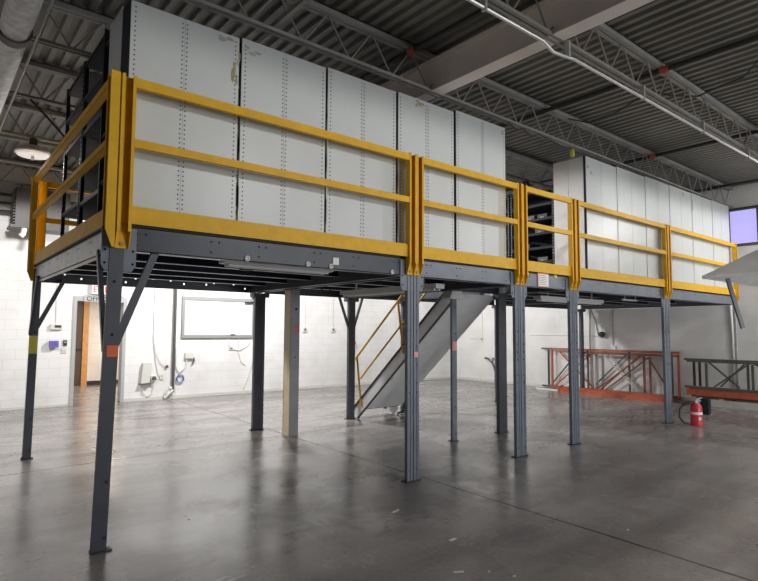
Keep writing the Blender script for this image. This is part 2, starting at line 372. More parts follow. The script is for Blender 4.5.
for i, X in enumerate(XS[1:5]):
    p = post(X+(.012, .01, .015, 0)[i], .022, (.172, .21, .2, .235)[i], .045, ZB1-.03, 'steel', True); head(p, X, .06, .345, .012, 2.06, 'steel'); front_posts.append(p)
MB().box(3.065+.02, 3.065+.08, -.0075, -.001, 1.33, 1.39).build('pink_sticker', 'tag_pink', front_posts[1])
p = post(12.76, .03, .055, .05, ZB1-.03, 'galv'); front_posts.append(p)
# rear and inner posts
p = post(0.005, YD-.10, .092, .05, ZB1-.03, 'dark_steel', lean=.012)
brace(p, (.035, YD-.06, 1.62), (.33, YD-.06, 2.27), .04, .05); brace(p, (-.035, YD-.12, 1.55), (-.03, YD-.5, 2.26), .035, .05)
MB().box(-.043, .052, YD-.129, YD-.1255, 1.31, 1.535).build('yellow_tape', 'yell_st', p)
for cx, cy, w in ((3.205, YD, .185), (5.09, YD, .145), (6.42, YD, .15), (9.36, YD, .16), (12.70, YD-.16, .14)):
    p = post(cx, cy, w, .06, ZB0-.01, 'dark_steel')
    q = MB(); q.box(cx-w/2-.05, cx+w/2+.05, cy-.07, cy+.07, ZB0-.07, ZB0); q.build('head_plate', 'dark_steel', p)
    if abs(cx-5.09) < .1:
        brace(p, (cx-.04, cy, 1.62), (cx-.28, cy, 2.24), .035, .04); brace(p, (cx+.04, cy, 1.62), (cx+.26, cy, 2.24), .035, .04)
p = post(5.07, 1.26, .10, .04, ZB0-.01, 'steel')
MB().box(5.025, 5.115, 1.236, 1.2395, 1.33, 1.46).build('pink_sticker', 'tag_pink', p)
MB().prism([(4.93, 1.2, 2.10), (4.99, 1.2, 2.22), (5.19, 1.2, 2.22), (5.27, 1.2, 2.10)], (0, .18, 0)).build('head_plate', 'fixture', p)
p = post(6.195, 1.26, .195, .06, ZB0-.01, 'dark_steel')
MB().box(6.07, 6.33, 1.21, 1.33, ZB0-.07, ZB0).build('head_plate', 'dark_steel', p)

def cbeam(axis, a0, a1, at, inward, holes=(), mtl='steel', z0=ZB0, z1=ZB1, dots=True):
    """channel beam; axis 'X' or 'Y', web at coordinate 'at', flanges toward inward sign"""
    m = MB()
    def bx(u0, u1, v0, v1, w0, w1, mi=0):
        v0, v1 = min(v0, v1), max(v0, v1)
        if axis == 'X': m.box(u0, u1, v0, v1, w0, w1, mi)
        else: m.box(v0, v1, u0, u1, w0, w1, mi)
    if holes:   # real punched holes
        u = a0; zc = (z0+z1)/2
        for h, dz in holes:
            r = .012; bx(u, h-r, at, at+inward*.006, z0, z1); bx(h-r, h+r, at, at+inward*.006, z0, zc+dz-r); bx(h-r, h+r, at, at+inward*.006, zc+dz+r, z1); u = h+r
        bx(u, a1, at, at+inward*.006, z0, z1)
    else: bx(a0, a1, at, at+inward*.006, z0, z1)
    bx(a0, a1, at, at+inward*.065, z0, z0+.007); bx(a0, a1, at, at+inward*.065, z1-.007, z1)
    if dots and not holes:
        k = max(2, int((a1-a0)/.42)); rnd = random.Random(int((a0+at)*100))
        for i in range(k):
            u = a0+.12+(a1-a0-.24)*i/(k-1)+rnd.uniform(-.05, .05)
            for du, dz in ((0, .045), (0, -.045), (.07, .045)):
                z = (z0+z1)/2+dz; cpos = (u+du, at-inward*.001, z) if axis == 'X' else (at-inward*.001, u+du, z)
                m.disc(cpos, (0, -inward, 0) if axis == 'X' else (-inward, 0, 0), .009, .001, 8, 1)
    return m.build('beam', [mtl, 'hole'], mz)
fx = XS
for i in range(5):
    a0 = fx[i]+(.065 if i == 0 else .115); a1 = fx[i+1]-(.115 if i < 4 else .03)
    cbeam('X', a0, a1, .018, 1, mtl='shaded_steel' if i == 0 else 'steel')
cbeam('Y', .12, YD-.12, -.012, 1, mtl='galv')  # paler metal here puts the light on the left face into colour
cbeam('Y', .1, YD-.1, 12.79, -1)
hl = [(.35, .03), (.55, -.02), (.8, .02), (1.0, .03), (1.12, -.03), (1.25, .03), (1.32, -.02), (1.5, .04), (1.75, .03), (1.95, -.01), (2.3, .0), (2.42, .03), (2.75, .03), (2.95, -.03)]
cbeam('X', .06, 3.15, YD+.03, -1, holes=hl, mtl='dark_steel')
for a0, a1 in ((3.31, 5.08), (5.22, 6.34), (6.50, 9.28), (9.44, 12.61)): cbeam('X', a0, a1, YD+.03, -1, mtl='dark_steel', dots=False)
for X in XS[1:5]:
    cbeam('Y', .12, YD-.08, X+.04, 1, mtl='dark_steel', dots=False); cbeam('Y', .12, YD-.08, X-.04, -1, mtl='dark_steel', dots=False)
cbeam('X', 5.09, 6.13, 1.24, 1, mtl='dark_steel', dots=False)
for (a0, a1) in ((.07, 2.95), (3.19, 4.86), (6.4, 9.2), (9.46, 12.7)):
    for y in (.62, 1.26, 1.9, 2.54, 3.18):
        m = MB(); m.box(a0, a1, y, y+.004, 2.29, 2.412); m.box(a0, a1, y-.05, y, 2.29, 2.295, 1); m.box(a0, a1, y-.05, y, 2.407, 2.412)
        m.build('floor_joist', ['navy', 'galv'], mz)  # dark web, pale lower flange: shade and floor bounce put into colour
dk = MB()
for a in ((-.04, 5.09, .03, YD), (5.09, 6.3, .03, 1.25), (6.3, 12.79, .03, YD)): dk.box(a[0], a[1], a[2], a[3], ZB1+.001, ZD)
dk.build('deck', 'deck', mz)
# placards and clips carried by the platform
pl = MB(); pl.box(5.415, 5.675, .006, .0175, 2.235, 2.43, 0); pl.box(5.43, 5.66, .004, .006, 2.25, 2.415, 1)
for r_ in range(6): pl.box(5.45, 5.63-.03*(r_ % 2), .0025, .004, 2.268+.024*r_, 2.277+.024*r_, 2)
pl.build('load_placard', ['tag_pink', 'white', 'stain_g'], mz)['label'] = 'white placard with pink border'
MB().box(5.82, 5.88, .012, .0175, 2.385, 2.425).build('yellow_tag', 'yell_st', mz)
MB().box(2.01, 2.08, .012, .0175, 2.27, 2.34).build('pale_patch', 'fixture', mz)
for x in (1.09, 1.72, 1.985, 2.78):
    m = MB(); m.tube([(x+.019*math.cos(t), .010, 2.25+.019*math.sin(t)) for t in [2*math.pi*k/12 for k in range(13)]], .007, 6)
    m.disc((x, .012, 2.25), (0, -1, 0), .007, .004, 8); m.build('ring_clip', 'white', mz)

# guard rails ---------------------------------------------------------------
ZR = 3.567
def cpost_front(mb, x0, w=.104):
    y0, y1 = -.072, -.004
    for xa in (x0, x0+w-.006):
        mb.prism([(xa, y1, 2.235), (xa, y1, ZR+.012), (xa, y0, ZR+.012), (xa, y0, 2.36), (xa, y1-.02, 2.235)], (.006, 0, 0))
    mb.box(x0+.006, x0+w-.006, y1-.008, y1, 2.235, ZR+.012)
    mb.box(x0+.006, x0+.024, y0, y0+.005, 2.36, ZR+.012); mb.box(x0+w-.024, x0+w-.006, y0, y0+.005, 2.36, ZR+.012)
    mb.disc((x0+w/2, y1-.008, 2.27), (0, -1, 0), .016, .01, 8, 1); mb.disc((x0+w/2, y1-.008, 2.42), (0, -1, 0), .012, .008, 8, 1)
def rail_section(xa, xb, label, lastpost=True):
    """front section between post joints at xa and xb"""
    t = thing('guard_railing', label, 'railing', (xa, -.05, ZB0), 'yellow guard railing sections')
    first = xa == 0
    p0 = -.012 if first else xa; p1 = xb-.106
    for x0 in (p0, p1):
        m = MB(); cpost_front(m, x0); m.build('rail_post', ['yellow', 'bolt'], t)
    a, bq = p0+.104, p1
    MB().box(a, bq, -.068, -.028, 3.493, ZR).build('top_rail', 'yellow', t)
    MB().box(a, bq, -.068, -.028, 3.02, 3.085).build('mid_rail', 'yellow', t)
    m = MB(); m.box(a, bq, -.040, -.032, 2.428, 2.566); m.box(a, bq, -.034, .0, 2.558, 2.566); m.build('toe_board', 'yellow', t)
    return t
ln = ['yellow guard railing across the longest left front bay, at the near corner', 'yellow guard railing front bay right of the double post below the stained panel',
      'short yellow guard railing above the white load placard', 'yellow guard railing in front of the far shelving block, left half',
      'yellow guard railing at the far right end beside the grey hood']
for i in range(5): rail_section(XS[i], XS[i+1] if i < 4 else 12.76, ln[i])
def side_post(mb, y0, w=.112):
    x0, x1 = -.091, -.024
    for ya in (y0, y0+w-.006):
        mb.prism([(x1, ya, 2.235), (x1, ya, ZR+.012), (x0, ya, ZR+.012), (x0, ya, 2.36), (x1-.02, ya, 2.235)], (0, .006, 0))
    mb.box(x1-.008, x1, y0+.006, y0+w-.006, 2.235, ZR+.012)
    mb.box(x0, x0+.005, y0+.006, y0+.024, 2.36, ZR+.012); mb.box(x0, x0+.005, y0+w-.024, y0+w-.006, 2.36, ZR+.012)
t = thing('guard_railing', 'yellow guard railing along the short left end of the platform', 'railing', (-.1, 0, ZB0), 'yellow guard railing sections')
for y0 in (-.072, YD-.13):
    m = MB(); side_post(m, y0); m.build('rail_post', 'yellow', t)
for nm, z0, z1 in (('top_rail', 3.493, ZR), ('mid_rail', 3.02, 3.085)):
    m = MB(); a, bq = .04, YD-.13
    m.box(-.076, -.030, a, bq, z0+.022, z1); m.box(-.076, -.036, a, bq, z0, z0+.006); m.box(-.034, -.028, a, bq, z0, z1); m.build(nm, 'yellow', t)
m = MB(); m.box(-.042, -.034, .04, YD-.13, 2.428, 2.566); m.box(-.04, .0, .04, YD-.13, 2.558, 2.566); m.build('toe_board', 'yellow', t)
t = thing('guard_railing', 'yellow guard railing along the rear edge, seen past the left end post', 'railing', (0, YD+.04, ZB0), 'yellow guard railing sections')
for x0 in (.005, 3.0):
    m = MB(); m.box(x0, x0+.1, YD+.034, YD+.042, 2.235, ZR); m.box(x0, x0+.006, YD+.034, YD+.11, 2.3, ZR); m.box(x0+.094, x0+.1, YD+.034, YD+.11, 2.3, ZR); m.build('rail_post', 'yellow', t)
MB().box(.08, 3.0, YD+.05, YD+.09, 3.493, ZR).build('top_rail', 'yellow', t); MB().box(.08, 3.0, YD+.05, YD+.09, 3.02, 3.085).build('mid_rail', 'yellow', t)
MB().box(.08, 3.0, YD+.05, YD+.058, 2.428, 2.566).build('toe_board', 'yellow', t)

# ------------------------------------------------------------------ stairs
st = thing('steel_staircase', 'steel stair with a yellow handrail climbing to the platform opening', 'staircase', (5.7, 4.0, 0))
SX0, SX1 = 5.27, 6.12
zl = lambda y: 2.024-.866*(y-1.5)
zu = lambda y: 2.2-.866*(y-1.65)
def stringer(x):
    m = MB(); yt = 1.31; yb = 3.837
    yu0 = 4.09
    pts = [(x, yt, zl(yt)), (x, yt, 2.40), (x, yt+.1, 2.40), (x, yu0, zu(yu0)), (x, 4.06, 0), (x, yb, 0)]
    m.prism(pts, (.006, 0, 0))
    s = 1 if x < 5.7 else -1; fo = -.022 if x < 5.7 else -.025
    # dark flanges along both edges
    m.bar((x+fo, yt+.1, zu(yt+.1)-.008), (x+fo, yu0, zu(yu0)-.008), .044, .014, 1)
    if s > 0: m.bar((x+fo, yt, zl(yt)+.006), (x+fo, yb, zl(yb)+.006), .044, .014, 1)
    return m.build('stringer', ['sheet', 'dark_steel'], st)
stringer(SX0); stringer(SX1)
m = MB(); m.bar(((SX0+SX1)/2, 1.31, zl(1.31)+.006), ((SX0+SX1)/2, 3.62, zl(3.62)+.006), SX1-SX0-.02, .006); m.build('underside_sheet', 'sheet', st)
for k in range(10):
    z = .22*(k+1); y = 1.65-(z-2.2+.06)/.866
    MB().box(SX0+.007, SX1-.001, y-.12, y+.12, z-.03, z).build('tread', 'dark_steel', st)
MB().tube([(SX0+.03, 3.66, .19), (SX1-.03, 3.66, .19)], .014, 8).build('cross_tie', 'dark_steel', st)
MB().tube([(SX1+.03, 3.75, .02), (SX1+.02, 3.6, .08), (SX1+.0, 3.45, .30)], .02, 8).build('kick_bracket', 'dark_steel', st)
MB().disc((SX0-.002, 2.88, .79), (-1, 0, 0), .04, .012, 14).build('round_knob', 'white', st)
for x in (SX0-.025,):
    h = MB(); hz = lambda y: 1.11-.866*(y-3.90)
    h.tube([(x, 3.90, hz(3.90)-.05), (x, 3.90, hz(3.90)), (x, 1.50, hz(1.50)), (x, 1.36, hz(1.36)-.03)], .02, 8)
    h.tube([(x, 3.76, hz(3.76)-.49), (x, 1.5, hz(1.5)-.49)], .017, 8)
    hr = h.build('handrail', 'yellow', st)
    for ya in (3.88, 2.72, 1.55):
        MB().tube([(x, ya, hz(ya)), (x, ya-.14, zu(ya-.14)-.16)], .019, 8).build('baluster', 'yellow', hr)

# ------------------------------------------------------------------ shelving
def dots(mb, x0, x1, y, z0, z1, cols, mi=1, s=.0046, pitch=.040):
    z = z0+.06
    while z < z1-.03:
        for cx in cols: mb.box(cx-s, cx+s, y-.0012, y, z-s, z+s, mi)
        z += pitch
def unit(x0, x1, y0, y1, z1, openx, label, group, strong=True, extra=()):
    """bay of sheet-metal shelving whose enamelled end panel faces the front"""
    z0 = ZD
    t = thing('shelving_unit', label, 'shelving', ((x0+x1)/2, (y0+y1)/2, z0), group)
    m = MB(); m.box(x0, x1, y0, y0+.012, z0, z1)
    ol, orr = (x0+.034, x1-.018) if openx < 0 else (x0+.018, x1-.034)
    dots(m, x0, x1, y0, z0, z1, (ol, orr), s=.0058 if strong else .003)
    for k in extra: k(m, x0, x1, y0, z1)
    m.build('end_panel', ['panel', 'panel_dot', 'rust', 'stain_g'], t)
    ob = x0 if openx > 0 else x1
    MB().box(min(ob, ob+(.006 if openx > 0 else -.006)), max(ob, ob+(.006 if openx > 0 else -.006)), y0+.012, y1, z0, z1-.01).build('back_panel', 'navy', t)
    for k in range(5):
        z = z0+.08+k*(z1-z0-.1)/4
        MB().box(x0+.008, x1-.008, y0+.014, y1-.014, z-.03, z).build('shelf', 'navy_shelf', t)
    xo = x1-.03 if openx > 0 else x0
    for ya in (y0+.012, y1-.03): MB().box(xo, xo+.03, ya, ya+.03, z0, z1).build('upright', 'navy', t)
    return t
def blotch(cx, dz, w, h, mi, seed, drip=0):
    def fn(mb, x0, x1, y0, z1):
        r = random.Random(seed)
        for k in range(9):
            a = cx+r.uniform(-w, w); z = z1-dz+r.uniform(-h, h); q = r.uniform(.2, .6)
            pts = [(a+math.cos(t)*w*q*r.uniform(.6, 1), y0-.0008-.0002*k, z+math.sin(t)*h*q*r.uniform(.6, 1.2)) for t in [2*math.pi*i/8 for i in range(8)]]
            mb._add(pts, [tuple(range(8))], mi)
    return fn
e1 = [.076, .513, 1.009, 1.038, 1.484, 1.955, 1.985, 2.435, 2.904, 2.941, 3.39, 3.846, 3.891, 4.385, 4.851]
zt1 = [4.272, 4.290, 4.305, 4.318, 4.352]
rowname = ['first', 'second', 'third', 'fourth', 'fifth']
ZF = .10
for r_ in range(5):
    a, mid, bq = e1[3*r_:3*r_+3]
    ex = {0: [], 1: [], 3: [], 4: []}
    el, er = [], []
    if r_ == 0: er = [blotch(bq-.03, .28, .035, .13, 2, 3), blotch(bq-.12, .06, .07, .03, 3, 5)]
    if r_ == 1: el = [blotch(a+.1, .10, .08, .03, 3, 8)]
    if r_ == 3: el = [blotch(mid-.11, .06, .07, .035, 2, 11)]
    if r_ == 4: er = [blotch(bq-.12, .75, .015, .02, 2, 21), blotch(bq-.06, .08, .02, .03, 3, 23)]
    side = 'left'
    t = unit(a, mid-.0015, ZF, .98, zt1[r_], -1, f'pale grey shelving panel, left half of the {rowname[r_]} row in the near block', 'near block shelving', True, el)
    if r_ == 0:   # exposed left side sheet of the near corner
        MB().box(a-.006, a+.001, .34, .74, ZD, zt1[0]+.06).build('side_sheet', 'panel', t)
        m = MB(); m.box(a-.004, a+.02, .115, .335, ZD, zt1[0]+.02); m.build('corner_gap_shade', 'navy', t)  # dark sheet stands in for the shade inside an open gap
    unit(mid+.0015, bq, ZF, .98, zt1[r_], 1, f'pale grey shelving panel, right half of the {rowname[r_]} row in the near block', 'near block shelving', True, er)
# dark bays behind the first row, seen from the left end
def dark_bay(x0, x1, y0, y1, z1, label, n, closed=False, group=None, levels=None):
    t = thing('open_shelving_unit', label, 'shelving', ((x0+x1)/2, (y0+y1)/2, ZD), group)
    m = [MB() for _ in range(4)]
    for k, (xx, yy) in enumerate(((x0, y0), (x0, y1-.035), (x1-.035, y0), (x1-.035, y1-.035))):
        u = MB(); u.box(xx, xx+.035, yy, yy+.035, ZD, z1)
        z = ZD+.05
        if xx == x0:
            while z < z1-.05:
                u.box(xx-.001, xx, yy+.011, yy+.023, z-.007, z+.007, 1); z += .05
        u.build('upright', ['navy', 'galv' if not closed else 'navy_shelf'], t)
    lv = levels or [ZD+.1+(z1-ZD-.13)*k/(n-1) for k in range(n)]
    for z in lv:
        MB().box(x0+.002, x1-.002, y0+.036, y1-.036, z-.045, z-.04).box(x0+.002, x0+.006, y0+.036, y1-.036, z-.045, z).build('shelf', 'navy_shelf', t)
    MB().box(x1-.008, x1-.002, y0+.036, y1-.3 if (not closed and x0 < 1) else y1-.036, ZD, z1-.02).build('back_panel', 'navy', t)
    if closed:
        MB().box(x0+.2, x0+.206, y0+.036, y1-.036, ZD, z1-.02).build('side_sheet', 'navy', t)
    return t
dark_bay(.09, .53, 1.0, 1.84, 4.42, 'dark navy closed shelving bay behind the near corner of the left end', 6, True, 'left end dark shelving')
dark_bay(.09, .53, 1.87, 2.78, 4.44, 'dark open shelving bay with bare shelves at the rear of the left end', 6, False, 'left end dark shelving', [2.62, 2.95, 3.3, 3.68, 4.05, 4.40])
# far block
e2 = [6.772, 7.771, 8.775, 9.753, 10.766, 11.801, 12.765]
zt2 = [4.362, 4.382, 4.402, 4.408, 4.415, 4.432]
rn2 = ['first', 'second', 'third', 'fourth', 'fifth', 'sixth']
for r_ in range(6):
    a, bq = e2[r_], e2[r_+1]-.022; mid = (a+bq)/2
    el, er = [], []
    if r_ == 0: el = [blotch(a+.2, .24, .05, .03, 3, 31), blotch(a+.1, .16, .03, .02, 2, 32)]
    if r_ == 3: er = [blotch(mid+.12, .1, .035, .06, 3, 33)]
    if r_ == 4: el = [blotch(a+.02, .22, .03, .1, 3, 35)]
    t = unit(a, mid-.001, .06, .62, zt2[r_], -1, f'white shelving end panel, left half of the {rn2[r_]} row in the far block', 'far block shelving', False, el)
    if r_ == 0:
        MB().box(a-.004, a+.024, .0575, .0595, ZD, zt2[0]).box(a-.007, a-.001, .06, .082, ZD, zt2[0]).build('corner_gap_shade', 'navy', t)  # dark strip painted in for the shade of the corner gap
        MB().box(a-.006, a+.001, .085, .345, ZD, zt2[0]-.005).build('side_sheet', 'lit_panel', t)
        MB().box(a-.006, a+.001, .352, .615, ZD, zt2[0]-.005).build('side_sheet', 'lit_panel', t)
    unit(mid+.001, bq, .06, .62, zt2[r_], 1, f'white shelving end panel, right half of the {rn2[r_]} row in the far block', 'far block shelving', False, er)
dark_bay(6.79, 7.25, .64, 1.50, 4.02, 'dark open shelving bay in the aisle between the two shelving blocks, nearer half', 7, False, 'aisle dark shelving')
dark_bay(6.79, 7.25, 1.53, 2.40, 4.02, 'dark open shelving bay in the aisle between the two shelving blocks, farther half', 7, False, 'aisle dark shelving')
for k, (y, z, c_) in enumerate(((.8, 3.43, 'navy'), (1.05, 3.43, 'stain_g'), (.85, 3.18, 'purple'), (1.15, 2.93, 'blue'), (.8, 2.68, 'offwhite'), (1.2, 2.68, 'navy'))):
    zz = ZD+.1+(4.02-ZD-.13)*[4, 4, 3, 2, 1, 1][k]/6-.0395
    mm = mat('bin_%d' % k, [(.03, .035, .06), (.12, .12, .12), (.07, .06, .12), (.05, .07, .14), (.10, .10, .10), (.03, .03, .05)][k], .5)
    q = MB(); q.prism([(6.83, y, zz), (6.83, y+.17, zz), (6.83, y+.18, zz+.11), (6.83, y-.01, zz+.11)], (.3, 0, 0)); q.box(6.825, 6.83, y+.05, y+.12, zz+.03, zz+.07, 1)
    tag(q.build('parts_bin', [mm, 'stain_g'], loc=(6.98, y+.08, zz)),
        ['dark navy parts bin on the upper aisle shelf', 'grey parts bin beside the dark navy one on the upper aisle shelf', 'dusky purple parts bin on the middle aisle shelf',
         'blue parts bin below the purple one on the aisle shelving', 'pale grey parts bin on the lowest visible aisle shelf', 'black parts bin next to the pale one on the lowest aisle shelf'][k], 'bin', 'bins on the aisle shelving')
tag(MB().box(5.95, 6.0, 1.72, 1.77, ZD, 4.1).build('loose_upright', 'panel', loc=(5.97, 1.74, ZD)), 'pale perforated upright standing in the aisle right of the near block', 'upright')

# ------------------------------------------------------------------ lights hung under the deck
def strip(name, label, p0, p1, w, h, mtl):
    t = thing(name, label, 'light fixture', ((p0[0]+p1[0])/2, (p0[1]+p1[1])/2, p0[2]), 'unlit strip lights under the platform')
    MB().bar(p0, p1, w, h).build('housing', mtl, t)
    d = (Vector(p1)-Vector(p0)).normalized(); pp = Vector((-d.y, d.x, 0)); q = MB()
    for sg in (-.3, .3): q.tube([Vector(p0)+d*.05+pp*(sg*w)-Vector((0, 0, h/2+.014)), Vector(p1)-d*.05+pp*(sg*w)-Vector((0, 0, h/2+.014))], .013, 8)
    q.build('tube', 'white', t)
    q = MB()
    for f_ in (.15, .85):
        x = p0[0]+(p1[0]-p0[0])*f_; y = p0[1]+(p1[1]-p0[1])*f_; q.box(x-.01, x+.01, y-.01, y+.01, p0[2]+h/2, ZB1)
    q.build('hanger', 'galv', t); return t
strip('strip_light', 'long pale strip light below the front beam of the left bay', (.98, .30, 2.24), (2.17, .30, 2.24), .13, .03, 'fixture')
strip('strip_light', 'grey strip light beneath the platform left of the staircase', (3.83, 2.35, 2.185), (3.93, .42, 2.185), .16, .06, 'fixture')
strip('strip_light', 'grey strip light beneath the far half of the platform', (6.75, .95, 2.18), (8.75, .95, 2.18), .14, .06, 'fixture')
tag(MB().tube([(8.7, .5, 2.205), (9.26, .5, 2.205)], .018, 8).tube([(8.8, .5, 2.22), (8.8, .5, 2.29)], .008, 6).tube([(9.2, .5, 2.22), (9.2, .5, 2.29)], .008, 6).build('lamp_tube', 'white', loc=(9, .5, 2.2)), 'slim white tube light next to the far strip light', 'light fixture')
jb = MB(); jb.box(1.35, 1.45, .62, .72, 2.22, 2.29); tag(jb.build('junction_box', 'heater', loc=(1.4, .67, 2.22)), 'grey junction box under the left bay of the platform', 'box')
rg = MB(); rg.tube([(3.94+.085*math.cos(t), 3.0, 2.285+.085*math.sin(t)) for t in [math.pi*(.0+k/10) + math.pi for k in range(11)]], .012, 6)
tag(rg.build('cable_loop', 'black', loc=(3.94, 3, 2.25)), 'black cable loop dangling below the platform beside the white column', 'cable')

# ------------------------------------------------------------------ building column
cl = thing('building_column', 'painted building column, cream flank and grey face, under the platform', 'column', (3.46, 3.13, 0))
m = MB(); m.box(3.325, 3.485, 3.05, 3.065, 0, 2.285); m.disc((3.42, 3.05, 1.95), (0, -1, 0), .02, .003, 10, 1); m.disc((3.41, 3.05, 1.2), (0, -1, 0), .012, .003, 8, 1); m.build('flange', ['col_grey', 'hole'], cl)
MB().box(3.325, 3.485, 3.235, 3.25, 0, 2.285).build('flange', 'col_grey', cl)
MB().box(3.327, 3.340, 3.065, 3.235, 0, 2.285).build('side_plate', 'col_cream', cl)
MB().box(3.395, 3.475, 3.046, 3.0498, 1.58, 1.69).build('red_placard', 'red', cl)

# ------------------------------------------------------------------ items on the back wall
yw = YB
def cable(pts, r, m, label, name='wall_cable', cat='cable'):
    return tag(MB().tube(pts, r, 6).build(name, m, loc=pts[0]), label, cat)
t = thing('door_sign', 'grey sign strip lettered above the open doorway', 'sign', (1.75, yw-.03, 2.25))
MB().box(1.60, 2.42, yw-.032, yw-.021, 2.22, 2.36).build('plate', 'frame_grey', t)
text_part('lettering', 'OFFICE', .14, (1.655, yw-.034, 2.237), (1, 0, 0), (0, 0, 1), 'text', t)
t = thing('exit_sign', 'white exit sign with red letters above the doorway, half behind the corner post', 'sign', (1.95, yw-.05, 2.4))
MB().box(1.74, 2.16, yw-.07, yw, 2.385, 2.63).build('housing', 'white', t)
text_part('lettering', 'EXIT', .19, (1.765, yw-.072, 2.43), (1, 0, 0), (0, 0, 1), 'exitred', t)
t = thing('emergency_light', 'white emergency light box above the exit sign', 'light fixture', (1.9, yw-.05, 2.68))
MB().box(1.66, 2.08, yw-.09, yw, 2.66, 2.76).build('housing', 'white', t)
MB().box(1.72, 2.16, yw-.095, yw-.0905, 2.66, 2.68).build('red_strip', 'exitred', t)
t = thing('thermostat', 'beige thermostat with dark display left of the doorway', 'thermostat', (1.1, yw-.03, 1.66))
MB().box(1.0, 1.21, yw-.05, yw, 1.61, 1.72).build('housing', 'offwhite', t); MB().box(1.07, 1.19, yw-.054, yw-.05, 1.65, 1.70).build('display', 'text', t)
cable([(1.10, yw-.012, 1.72), (1.09, yw-.012, 2.1), (1.085, yw-.012, 2.9)], .008, 'fixture', 'thin conduit rising from the beige thermostat', 'thin_conduit', 'conduit')
t = thing('time_clock', 'purple wall unit below the thermostat', 'wall device', (1.06, yw-.05, 1.3))
MB().box(.985, 1.15, yw-.10, yw, 1.245, 1.375).build('housing', 'purple', t); MB().box(1.06, 1.12, yw-.104, yw-.10, 1.29, 1.34).build('display', 'blue', t)
tag(MB().box(1.245, 1.315, yw-.03, yw, 1.27, 1.385).box(1.262, 1.298, yw-.033, yw-.03, 1.33, 1.36, 1).build('card_reader', ['black', 'stain_g'], loc=(1.28, yw, 1.3)), 'small black card reader beside the doorway frame', 'card reader')
t = thing('light_switch', 'pale switch plate under the black card reader', 'switch', (1.26, yw, 1.17))
MB().box(1.215, 1.315, yw-.012, yw, 1.11, 1.235).build('plate', 'offwhite', t)
for x in (1.245, 1.285): MB().box(x-.01, x+.01, yw-.022, yw-.012, 1.15, 1.195).build('toggle', 'fixture', t)
t = thing('panel_box', 'grey slanted wall box low on the back wall left of the pipe', 'box', (2.93, yw, .4))
MB().prism([(2.83, yw, .39), (3.02, yw, .40), (3.06, yw, .86), (2.87, yw, .86)], (0, -.09, 0)).build('housing', 'offwhite', t)
MB().box(2.81, 3.04, yw-.11, yw-.0, .37, .39).build('lip', 'heater', t)
t = thing('wall_outlet', 'round grey socket with plug beside the slanted wall box', 'outlet', (3.12, yw, .47))
MB().box(3.06, 3.16, yw-.06, yw, .42, .56).build('box', 'fixture', t); MB().disc((3.12, yw-.06, .5), (0, -1, 0), .045, .06, 12).build('plug', 'heater', t)
cable([(2.87, yw-.04, .37), (2.90, yw-.03, .18), (3.0, yw-.03, .08), (3.1, yw-.03, .16), (3.14, yw-.03, .42)], .011, 'fixture', 'grey cord drooping below the slanted wall box')
cable([(3.10, yw-.012, 2.6), (3.10, yw-.02, 1.4), (3.16, yw-.02, .9), (3.25, yw-.02, .5), (3.17, yw-.02, .46)], .010, 'fixture', 'thin grey cord hanging straight down left of the dark pipe')
cable([(3.115, yw-.03, 1.3), (3.2, yw-.03, 1.0), (3.3, yw-.03, .82), (3.41, yw-.03, .76)], .009, 'fixture', 'short grey cord swinging out to a round plug')
tag(MB().disc((3.42, yw-.05, .755), (0, 1, 0), .035, .03, 12).build('cord_plug', 'heater', loc=(3.42, yw, .75)), 'small round plug at the end of the swinging cord', 'plug')
tag(MB().box(3.27, 3.36, yw-.025, yw, .46, .58).disc((3.315, yw-.03, .54), (0, 1, 0), .012, .006, 8, 1).build('outlet_plate', ['offwhite', 'text'], loc=(3.3, yw, .5)), 'pale outlet plate between the slanted box and the dark pipe', 'outlet')
t = thing('drain_pipe', 'grey vertical pipe up the back wall with valves at its foot', 'pipe', (3.55, yw-.05, 0))
MB().tube([(3.57, yw-.05, .15), (3.57, yw-.05, 4.4)], .032, 10).build('pipe_run', 'heater', t)
MB().tube([(3.57, yw-.05, .2), (3.50, yw-.09, .16), (3.43, yw-.09, .10), (3.36, yw-.09, .04)], .035, 8).tube([(3.52, yw-.1, .25), (3.46, yw-.1, .25)], .04, 8).build('valve', 'fixture', t)
MB().tube([(3.43, yw-.09, .22), (3.38, yw-.1, .02)], .025, 8).build('valve_stub', 'offwhite', t)
t = thing('hose_reel_box', 'pale junction box right of the grey pipe with a blue cord below', 'box', (3.92, yw, .98))
MB().box(3.84, 4.04, yw-.07, yw, .93, 1.07).build('housing', 'offwhite', t); MB().tube([(4.05, yw-.05, .95), (4.06, yw-.05, .86), (4.02, yw-.04, .8)], .02, 6).build('clip', 'heater', t)
cp = [(3.62, yw-.03, 1.2), (3.63, yw-.03, .75), (3.72, yw-.03, .6), (3.86, yw-.03, .72), (3.9, yw-.03, .93)]
cable(cp, .013, 'fixture', 'grey cord looping from the pipe to the pale junction box')
cable([(3.74+.075*math.cos(t)*(1+.05*(k//12)), yw-.03-.006*(k//12), .46+.095*math.sin(t)) for k, t in enumerate([2*math.pi*i/12 for i in range(37)])], .012, 'blue', 'coil of blue cord hanging on the back wall beside the pipe', 'cord_coil', 'cord')
